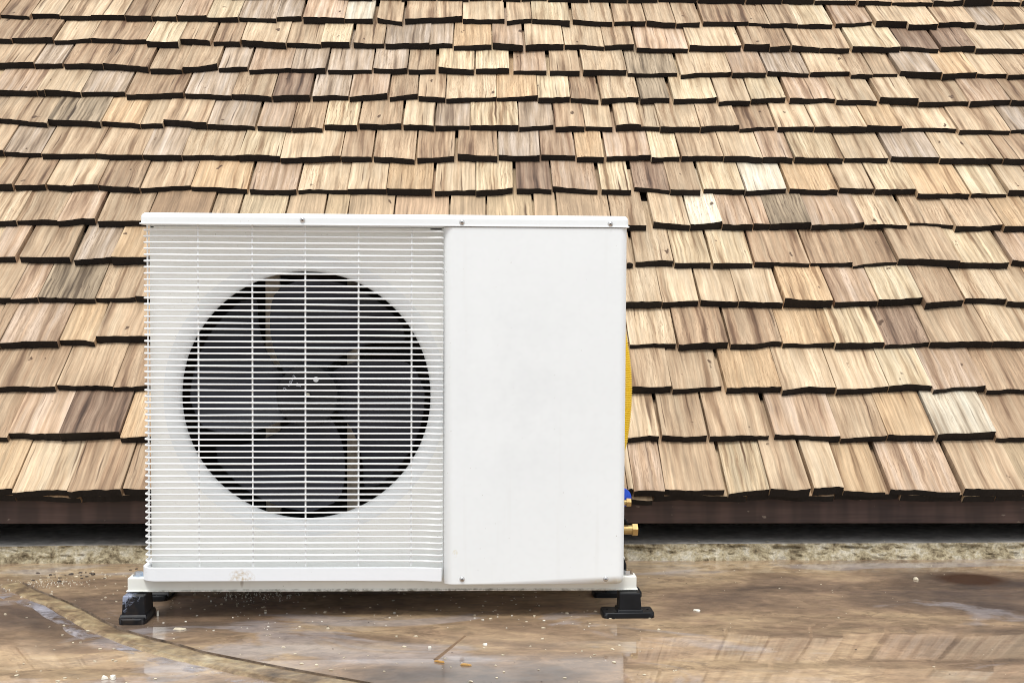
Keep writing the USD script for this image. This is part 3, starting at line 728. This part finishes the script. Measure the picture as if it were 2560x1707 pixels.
# base rails: folded channels with a small turned lip
for y0, nm in ((0.030, "front"), (0.215, "rear")):
    rail = rbox((-0.7522, y0, 0.0512), (0.2488, y0 + 0.036, 0.0772), 0.0022, 10) + rbox((-0.7545, y0 - 0.0035, 0.0502), (0.2512, y0 + 0.036, 0.0528), 0.0012, 8)
    part("base_rail", rail, CREAM_RAIL, smooth=32)
    for x, mt in ((-0.7345, ZINC), (0.2325, STEEL)):
        head = Manifold.cylinder(0.0065, 0.0086, 0.0082, 6).translate((x, y0 + 0.018, 0.0795)) + Manifold.cylinder(0.0022, 0.0115, 0.0115, 32).translate((x, y0 + 0.018, 0.0772))
        part("bolt", head, mt, smooth=False)


# feet (built where they stand on the roof): a flanged shoe with a tapering tower
def foot(cx, cy, lx, ly, tx, ty, top, yaw=0.0, toff=0.0):
    base = rbox((-lx / 2, -ly / 2, -0.004), (lx / 2, ly / 2, 0.0115), 0.0035, 10)
    r = 0.012
    plan = Polygon([(-lx / 2, -ly / 2), (lx / 2, -ly / 2), (lx / 2, ly / 2), (-lx / 2, ly / 2)]).buffer(-r).buffer(r, quad_segs=6)
    base = base ^ extrude(plan, -0.01, 0.05)
    ax = 1 if lx > ly else 0
    for sgn in (-1, 1):
        c = (sgn * (lx / 2 - 0.011), 0) if lx > ly else (0, sgn * (ly / 2 - 0.011))
        base = base - Manifold.cylinder(0.02, 0.0032, 0.0032, 20).translate((c[0], c[1], 0.006))
    pts = []
    for z, k in ((0.008, 1.0), (top, 0.93)):
        for sx in (-1, 1):
            for sy in (-1, 1):
                pts.append(Manifold.sphere(0.003, 10).translate((toff + sx * (tx / 2 * k - 0.003), sy * (ty / 2 * k - 0.003), z)))
    tower = Manifold.batch_hull(pts)
    lip = Manifold.batch_hull([Manifold.sphere(0.002, 8).translate((toff + sx * (tx / 2 * 1.02), sy * (ty / 2 * 1.0), 0.014)) for sx in (-1, 1) for sy in (-1, 1)] + [Manifold.sphere(0.002, 8).translate((toff + sx * (tx / 2 * 1.10), sy * (ty / 2 * 1.1), 0.008)) for sx in (-1, 1) for sy in (-1, 1)])
    return (base + tower + lip).rotate((0, 0, math.degrees(yaw))).translate((cx, cy, 0))


DUSTY = {}
n = {"g": ("geometry", {}), "n": ("noise_texture", {"scale": 110.0, "detail": 6.0, "roughness": 0.7, "distortion": 0.8}), "nb": ("noise_texture", {"scale": 30.0, "detail": 3.0}),
     "sx": ("separate_xyz", {}), "lx": ("map_range", {"from_min": -0.752, "from_max": -0.712, "to_min": 0.19, "to_max": -0.10, "clamp": True}), "lz": ("map_range", {"from_min": 0.012, "from_max": 0.045, "to_min": -0.25, "to_max": 0.06, "clamp": True}),
     "a1": ("math", {"math_type": "add"}), "a2": ("math", {"math_type": "add"}), "r": ("map_range", {"from_min": 0.62, "from_max": 0.74, "to_min": 0.0, "to_max": 1.0, "clamp": True}),
     "rb": ("map_range", {"from_min": 0.5, "from_max": 0.62, "to_min": 0.0, "to_max": 0.45, "clamp": True}), "br": ("mix_color", {"a": (0.006, 0.006, 0.0075), "b": (0.040, 0.027, 0.018)}),
     "mx": ("mix_color", {"b": (0.26, 0.29, 0.38)}), "p": ("principled_bsdf", {"roughness": 0.42, "specular_ior_level": 0.25})}
l = [("g.position", "n.vector"), ("g.position", "nb.vector"), ("g.position", "sx.vector"), ("sx.x", "lx.value"), ("sx.z", "lz.value"), ("n.fac", "a1.value1"), ("lx.result", "a1.value2"), ("a1.value", "a2.value1"), ("lz.result", "a2.value2"), ("a2.value", "r.value"), ("r.result", "mx.fac"),
     ("nb.fac", "rb.value"), ("rb.result", "br.fac"), ("br.result", "mx.a"), ("mx.result", "p.base_color")]
FOOT_WORN = mat("worn_black_plastic", n, l)
yw = math.radians(2.27)
world_part("foot", foot(-0.7345, 2.551, 0.051, 0.106, 0.046, 0.070, 0.0490, yw), FOOT_WORN, label="black foot with pale blue grey scuffs")
world_part("foot", foot(0.2285, 2.581, 0.103, 0.058, 0.045, 0.044, 0.0455, yw, 0.0035), BLACK_PLASTIC)
world_part("foot", foot(-0.7445, 2.756, 0.047, 0.106, 0.046, 0.070, 0.0530, yw), BLACK_PLASTIC)
world_part("foot", foot(0.2225, 2.768, 0.103, 0.058, 0.045, 0.044, 0.0490, yw), BLACK_PLASTIC)


# screws: domed heads with a cross recess
def screw(x, z, y, parent, mt=STEEL):
    d = lathe([(0.00001, -0.0034), (0.0020, -0.0032), (0.0040, -0.0023), (0.0052, -0.0008), (0.0055, 0.0012)], n=20)
    p_ = part("screw", d, mt, parent=parent, at=(x, y, z), smooth=40)
    a = math.radians(float(rng.uniform(-25, 25)))
    c = tri(mbox((-0.0026, -0.00375, -0.0005), (0.0026, -0.0026, 0.0005)) + mbox((-0.0005, -0.00375, -0.0026), (0.0005, -0.0026, 0.0026)))
    c.vertices = c.vertices @ Ry(a).T
    part("screw_slot", c, BLACK_PLASTIC, parent=parent, at=(x, y, z), smooth=False)


for x, z in ((-0.407, 0.776), (-0.101, 0.7737), (0.1866, 0.7727)):
    screw(x, z, -0.0010, CAP)
for x, z in ((-0.098, 0.0796), (0.1835, 0.0790)):
    screw(x, z, 0.0, SP)

# wire grille
wr = 0.00168
vert = []
for x, top in ((-0.6096, 0.768), (-0.5058, 0.768), (-0.4037, 0.768), (-0.3009, 0.768), (-0.1981, 0.760)):
    p_ = [(x, 0.0157, 0.103), (x, 0.0157, 0.44), (x, 0.0157, top - 0.012)]
    p_ += [(x, 0.0157 + 0.010, top - 0.004), (x, 0.0157 + 0.024, top)] if top < 0.765 else [(x, 0.0157, top)]
    vert.append(tube(p_, wr, 8))
vert.append(tube([(-0.7142, 0.051, 0.100), (-0.7142, 0.051, 0.43), (-0.7142, 0.051, 0.766)], wr, 8))
GR = part("grille", cat(*vert), WIRE, smooth=50)
for i in range(55):
    z = 0.7557 - i * 0.01189
    j = rng.normal(0, 0.00025, 4)
    p_ = [(-0.7140, 0.0535, z), (-0.7142, 0.040, z)] + [(a, b, z) for a, b in arc(-0.7142 + 0.014, 0.012 + 0.014, 0.014, 180, 270, 7)]
    p_ += [(-0.61, 0.0122, z + j[0]), (-0.506, 0.0122, z + j[1]), (-0.404, 0.0122, z + j[2]), (-0.30, 0.0122, z + j[3]), (-0.205, 0.012, z)]
    p_ += [(-0.185, 0.0112, z), (-0.170, 0.0090, z), (-0.155, 0.0052, z), (-0.145, 0.0035, z), (-0.1395, 0.0045, z), (-0.1372, 0.010, z - 0.0006)]
    part("wire", tube(p_, wr, 8), WIRE, smooth=50, parent=GR)

# fan: hub and four pitched blades
FX, FZ = -0.4085, 0.4302
RH, RT = 0.0618, 0.2335
hub = lathe([(0.00001, 0.0875), (0.0045, 0.0873), (0.006, 0.0862), (0.0555, 0.0855), (0.0600, 0.0868), (RH, 0.090), (RH, 0.150), (0.00001, 0.150)], n=72)
FAN = part("fan_hub", hub, HUB_PLASTIC, at=(FX, 0, FZ), smooth=35)
U = 0.2428 / 740.0


def edge_a(r):
    return math.radians(103 + (740 - r / U) / 496 * 29 + 6 * math.sin(max(0, (r / U - 620)) / 120) * -0.3)


rr = np.linspace(RH - 0.004, RT, 16)
nt = 18
for k in range(4):
    ang0 = math.radians(-90 * k)
    V = []
    for face in (0, 1):
        for i, r in enumerate(rr):
            a0 = edge_a(r)
            span = math.radians(78)
            # rounded corners at the tip
            rt = max(0.0, (r - (RT - 0.028)) / 0.028)
            trim = math.radians(11) * (1 - math.sqrt(max(0, 1 - rt ** 2)))
            for j in range(nt + 1):
                tt = j / nt
                a = a0 - trim - (span - 2 * trim) * tt + ang0
                pitch = 0.052 if r > 0.1 else 0.046
                y = 0.097 + pitch * (a0 + ang0 - a) / span + 0.006 * math.sin(math.pi * tt) - 0.010 * (r - RH) / (RT - RH) * (1 - tt)
                V.append((FX + r * math.cos(a), y + face * 0.0035, FZ + r * math.sin(a)))
    V = np.array(V)
    n1, nr = nt + 1, len(rr)
    f = []
    g = lambda s_, i, j: s_ * nr * n1 + i * n1 + j
    for i in range(nr - 1):
        for j in range(nt):
            f.append((g(0, i, j), g(0, i + 1, j), g(0, i + 1, j + 1), g(0, i, j + 1)))
            f.append((g(1, i, j), g(1, i, j + 1), g(1, i + 1, j + 1), g(1, i + 1, j)))
        for j, flip in ((0, 1), (nt, 0)):
            qd = (g(0, i, j), g(1, i, j), g(1, i + 1, j), g(0, i + 1, j))
            f.append(qd if not flip else qd[::-1])
    for j in range(nt):
        f.append((g(0, nr - 1, j), g(1, nr - 1, j), g(1, nr - 1, j + 1), g(0, nr - 1, j + 1)))
    f = np.array(f)
    tm = trimesh.Trimesh(V, np.vstack([f[:, [0, 1, 2]], f[:, [0, 2, 3]]]), process=False)
    part("fan_blade", tm, FAN_PLASTIC, parent=FAN, smooth=40)
# shaft end, sticker and the handwritten numbers on the hub
part("shaft_end", lathe([(0.00001, 0.0765), (0.0040, 0.0768), (0.0046, 0.0775), (0.0046, 0.0880)], n=16), plain("shaft_tip", (0.55, 0.52, 0.42), 0.45, metallic=0.4), parent=FAN, at=(FX + 0.0015, 0, FZ + 0.002), smooth=30)
part("shaft_ring", lathe([(0.0050, 0.0856), (0.0050, 0.0840), (0.0078, 0.0840), (0.0082, 0.0858)], n=24), BLACK_PLASTIC, parent=FAN, at=(FX, 0, FZ), smooth=30)
part("sticker", Manifold.cylinder(0.0008, 0.0054, 0.0054, 28).rotate((90, 0, 0)).translate((FX + 0.0175, 0.0852, FZ + 0.033)), plain("sticker_paper", (0.72, 0.74, 0.75), 0.6), parent=FAN, smooth=30)


def writing(text, x, z, h, ang):
    tm = meshkit.text_mesh(text, h, 0.0006)
    a = math.radians(ang)
    v = np.asarray(tm.vertices)
    xy = np.stack([v[:, 0] * math.cos(a) - v[:, 1] * math.sin(a), v[:, 0] * math.sin(a) + v[:, 1] * math.cos(a)], 1)
    tm.vertices = np.c_[x + xy[:, 0], 0.0852 - v[:, 2], z + xy[:, 1]]
    return tm


part("handwriting", cat(writing("2", FX - 0.0437, FZ + 0.0098, 0.0062, 47), writing("1 0", FX - 0.0375, FZ + 0.018, 0.0058, 47), writing("3 2", FX - 0.0305, FZ + 0.0287, 0.0062, 47),
    tri(mbox((-0.006, -0.0006, -0.0004), (0.006, 0, 0.0004)).rotate((0, 45, 0)).translate((FX - 0.0165, 0.0852, FZ + 0.0225))), tri(mbox((-0.003, -0.0006, -0.0004), (0.003, 0, 0.0004)).translate((FX - 0.0185, 0.0852, FZ + 0.0205)))), MARKER, parent=FAN, smooth=False)

# behind the fan: dusty motor brackets, motor, coil
for x0, x1 in ((-0.507, -0.478), (-0.3385, -0.3165)):
    br = mbox((x0, 0.196, 0.08), (x1, 0.199, 0.764)) + mbox((x0, 0.196, 0.08), (x0 + 0.002, 0.215, 0.764)) + mbox((x1 - 0.002, 0.196, 0.08), (x1, 0.215, 0.764))
    part("motor_bracket", br, BRACKET, smooth=False)
mot = Manifold.cylinder(0.085, 0.055, 0.060, 40).rotate((-90, 0, 0)).translate((FX, 0.155, FZ)) + mbox((-0.507, 0.192, FZ - 0.05), (-0.3165, 0.1955, FZ - 0.03)) + mbox((-0.507, 0.192, FZ + 0.03), (-0.3165, 0.1955, FZ + 0.05))
part("fan_motor", mot, plain("motor_housing", (0.03, 0.03, 0.03), 0.6))
COIL = mat("coil_fins", {"tc": ("texture_coordinate", {}), "w": ("wave_texture", {"wave_type": "bands", "bands_direction": "z", "scale": 15.0, "distortion": 0.3}),
    "n": ("noise_texture", {"scale": 30.0, "detail": 3.0}), "r": ("rgb_ramp", {"ramp": [(0.0, (0.010, 0.010, 0.011)), (0.8, (0.022, 0.022, 0.024)), (1.0, (0.06, 0.055, 0.05))]}), "p": ("principled_bsdf", {"roughness": 0.6})},
    [("tc.object", "w.vector"), ("tc.object", "n.vector"), ("w.fac", "r.fac"), ("r.color", "p.base_color")])
part("coil", mbox((XL + 0.004, 0.292, 0.082), (-0.1425, 0.302, 0.762)), COIL, smooth=False)
sl = [mbox((XL + 0.004, 0.284, 0.10 + 0.021 * i), (-0.1425, 0.2915, 0.1035 + 0.021 * i)) for i in range(31)]
part("coil_tubes", cat(*sl), plain("dull_copper", (0.05, 0.034, 0.026), 0.5, metallic=0.5), smooth=False, kind="stuff")
part("inner_lining", mbox((XL + 0.0018, 0.06, 0.08), (XL + 0.003, 0.29, 0.7635)) + mbox((-0.1425, 0.06, 0.08), (-0.1408, 0.29, 0.7635)) + mbox((XL + 0.003, 0.06, 0.762), (-0.1425, 0.29, 0.7636)) + mbox((XL + 0.003, 0.06, 0.0797), (-0.1425, 0.29, 0.0812)), plain("dark_lining", (0.014, 0.014, 0.015), 0.7), smooth=False)

# yellow corrugated hose looping beside the unit
ctrl = np.array([(0.205, 0.250, 0.585), (0.228, 0.250, 0.578), (0.2405, 0.250, 0.545), (0.2480, 0.250, 0.500), (0.2528, 0.250, 0.440), (0.2520, 0.250, 0.390), (0.2470, 0.250, 0.340), (0.2415, 0.250, 0.300), (0.236, 0.252, 0.262), (0.228, 0.255, 0.238), (0.205, 0.255, 0.232)])
from scipy.interpolate import CubicSpline
dd = np.r_[0, np.cumsum(np.linalg.norm(np.diff(ctrl, axis=0), axis=1))]
ts = np.linspace(0, dd[-1], 420)
hp = CubicSpline(dd, ctrl)(ts)
ribbed = np.clip((hp[:, 2] - 0.30) / 0.02, 0, 1)
hr = 0.0118 + 0.0011 * np.sin(ts / 0.0048 * 2 * math.pi) * ribbed - 0.002 * (1 - ribbed)
part("corrugated_hose", tube(hp, hr, 14), YELLOW, smooth=60)

# service valves on the right side: blue handle, small nut, brass stub with hexagon nut
part("valve_handle", rbox((0.2250, 0.252, 0.1785), (0.2662, 0.262, 0.2175), 0.002) ^ Manifold.cylinder(0.03, 0.0206, 0.0206, 48).rotate((-90, 0, 0)).translate((0.2456, 0.24, 0.198)) + Manifold.cylinder(0.006, 0.012, 0.014, 40).rotate((-90, 0, 0)).translate((0.2456, 0.247, 0.198)), BLUE)


def hexnut(x0, x1, y, z, r, name, stub=None):
    m = Manifold.cylinder(x1 - x0, r, r, 6).rotate((0, 0, 15)).rotate((0, 90, 0)).translate((x0, y, z))
    m = m ^ (Manifold.cylinder(x1 - x0 + 0.004, r * 1.12, r * 0.93, 40).rotate((0, 90, 0)).translate((x0 - 0.002, y, z)))
    if stub:
        m = m + Manifold.cylinder(x0 - stub[0], stub[1], stub[1], 28).rotate((0, 90, 0)).translate((stub[0], y, z))
    part(name, m, BRASS, smooth=25)


hexnut(0.2535, 0.2632, 0.238, 0.190, 0.0095, "valve_nut", (0.2195, 0.006))
hexnut(0.2682, 0.2795, 0.25, 0.129, 0.0142, "service_valve", (0.2195, 0.0098))
part("valve_cable", tube([(0.219, 0.245, 0.172), (0.240, 0.246, 0.165), (0.252, 0.248, 0.150), (0.2575, 0.25, 0.141)], 0.0032, 8), BLACK_PLASTIC)
part("drain_cable", tube([(0.216, 0.06, 0.112), (0.224, 0.06, 0.106), (0.2285, 0.06, 0.094), (0.2285, 0.06, 0.079)], 0.0035, 8), BLACK_PLASTIC)

# ------------------------------------------------------------------ chips and flakes lying on the wet surface
CHIP = plain("pale_paint_chip", (0.60, 0.52, 0.38), 0.7, noise=(90, 0.25))
CHIP_WHITE = plain("white_paint_chip", (0.74, 0.70, 0.60), 0.7, noise=(90, 0.2))
CHIP_DARK = plain("dark_bark_chip", (0.06, 0.045, 0.035), 0.8)


def flake(r_, lx, ly, h):
    k = int(r_.integers(6, 10))
    a = np.sort(r_.uniform(0, 2 * math.pi, k))
    rad = r_.uniform(0.6, 1.0, k)
    px_, py_ = lx / 2 * rad * np.cos(a), ly / 2 * rad * np.sin(a)
    bot = np.c_[px_, py_, np.full(k, 0.0003)]
    top = np.c_[px_ * 0.85, py_ * 0.85, h * r_.uniform(0.6, 1.1, k)]
    return trimesh.convex.convex_hull(np.vstack([bot, top, [[0, 0, h * 1.15]]]))


def chip(x, y, lx, ly, h, mt, label, cat_="paint chip", yaw=0.0, sd=0):
    m = flake(np.random.default_rng(sd), lx, ly, h)
    m.vertices = m.vertices @ Rz(yaw).T
    m.vertices += [0, 0, 0.0002]
    p_ = free("/World", cat_.replace(" ", "_"))
    usdkit.mesh(stage, p_, m, mt, smooth=20)
    UsdGeom.Xformable(stage.GetPrimAtPath(p_)).AddTranslateOp().Set(Gf.Vec3d(x, y, 0))
    tag(stage.GetPrimAtPath(p_), label=label, category=cat_)


chip(0.910, 2.927, 0.014, 0.022, 0.004, CHIP, "white lump lying just left of the dark rusty stain", sd=3)
chip(0.372, 2.619, 0.022, 0.020, 0.0025, CHIP_WHITE, "jagged white chip right of the unit's right front foot", sd=8)
chip(-0.630, 2.462, 0.027, 0.020, 0.003, CHIP, "large flat tan chip in front of the unit, right of its scuffed foot", sd=5)
chip(-0.668, 2.129, 0.014, 0.016, 0.005, CHIP_WHITE, "pale crumb, left one of the pair at the bottom left edge", sd=6)
chip(-0.655, 2.130, 0.015, 0.022, 0.006, CHIP_WHITE, "pale crumb, right one of the pair at the bottom left edge", sd=7)
chip(-0.048, 2.347, 0.011, 0.012, 0.003, CHIP_WHITE, "oval white chip in front of the service panel", sd=10)
chip(-0.148, 2.325, 0.011, 0.010, 0.003, CHIP_WHITE, "small white chip beside the upper end of the thin brown streak", sd=12)
chip(-0.701, 2.575, 0.008, 0.010, 0.010, CHIP_WHITE, "little cream pebble standing beside the base of the scuffed left foot", sd=14)
chip(-0.125, 2.231, 0.024, 0.006, 0.003, plain("orange_leaf", (0.45, 0.24, 0.06), 0.6), "thin orange needle at the lower end of the brown streak", "leaf", -0.5, 15)
chip(-0.079, 2.212, 0.024, 0.007, 0.003, plain("orange_leaf_pale", (0.48, 0.27, 0.08), 0.6), "short orange needle right of the brown streak", "leaf", -0.2, 16)

r_ = np.random.default_rng(21)
groups = {"pale": [], "white": [], "dark": []}


def strew(n_, cx, cy, sx, sy, lo_, hi_, key, flat=0.25):
    for _ in range(n_):
        s_ = float(np.exp(r_.uniform(math.log(lo_), math.log(hi_))))
        m_ = flake(r_, s_ * 1.2, s_ * r_.uniform(0.7, 1.3), max(0.0006, s_ * flat))
        m_.vertices += [r_.normal(cx, sx), r_.normal(cy, sy), 0.0002]
        groups[key].append(m_)


def scatter(n_, x0, x1, y0, y1, lo_, hi_, key, flat=0.22):
    for _ in range(n_):
        s_ = float(np.exp(r_.uniform(math.log(lo_), math.log(hi_))))
        m_ = flake(r_, s_ * 1.2, s_ * r_.uniform(0.7, 1.3), max(0.0006, s_ * flat))
        m_.vertices += [r_.uniform(x0, x1), r_.uniform(y0, y1), 0.0002]
        groups[key].append(m_)


scatter(150, -1.1, 0.30, 2.05, 2.62, 0.0025, 0.009, "pale")
scatter(120, -1.1, 0.1, 2.62, 3.0, 0.002, 0.008, "pale")
scatter(90, -0.7, 0.15, 2.45, 2.80, 0.002, 0.006, "white")
scatter(60, 0.25, 1.15, 2.05, 3.1, 0.0015, 0.005, "pale")
strew(130, -0.53, 2.755, 0.05, 0.025, 0.0012, 0.0040, "white", 0.6)
strew(110, -1.045, 2.885, 0.045, 0.020, 0.0010, 0.0026, "white", 0.6)
strew(45, -1.10, 2.82, 0.05, 0.020, 0.0012, 0.0035, "white", 0.6)
strew(70, -0.93, 2.93, 0.12, 0.05, 0.002, 0.008, "pale")
strew(26, -0.98, 2.98, 0.09, 0.04, 0.004, 0.014, "dark")
scatter(90, -1.1, 1.1, 2.05, 3.05, 0.0012, 0.005, "dark")
scatter(40, -1.2, 1.2, 3.18, 3.24, 0.002, 0.006, "pale")
m = cat(*groups["pale"]); m2 = cat(*groups["white"])
sel = m.vertices[:, 1] > 3.15
m.vertices[sel, 2] += 0.0372
obj("tan_flakes", m, CHIP, smooth=False, kind="stuff", label="tan flakes strewn over the wet surface", category="flakes")
obj("white_crumbs", m2, CHIP_WHITE, smooth=False, kind="stuff", label="white crumbs strewn under and around the unit", category="crumbs")
obj("dark_crumbs", cat(*groups["dark"]), CHIP_DARK, smooth=False, kind="stuff", label="dark crumbs strewn over the wet surface", category="crumbs")
# thin brown streak left on the surface in front of the service panel
sv = np.array([(-0.092, 2.416), (-0.083, 2.412), (-0.124, 2.246), (-0.141, 2.250)])
v, f = patch([sv[0], sv[3]], [sv[1], sv[2]], 0.0007, k=30, m=3, rough=0.0)
obj("brown_streak", (v, f), plain("brown_silt", (0.17, 0.10, 0.05), 0.6, noise=(60, 0.3)), smooth=True, kind="structure", label="thin brown streak of silt on the wet surface")
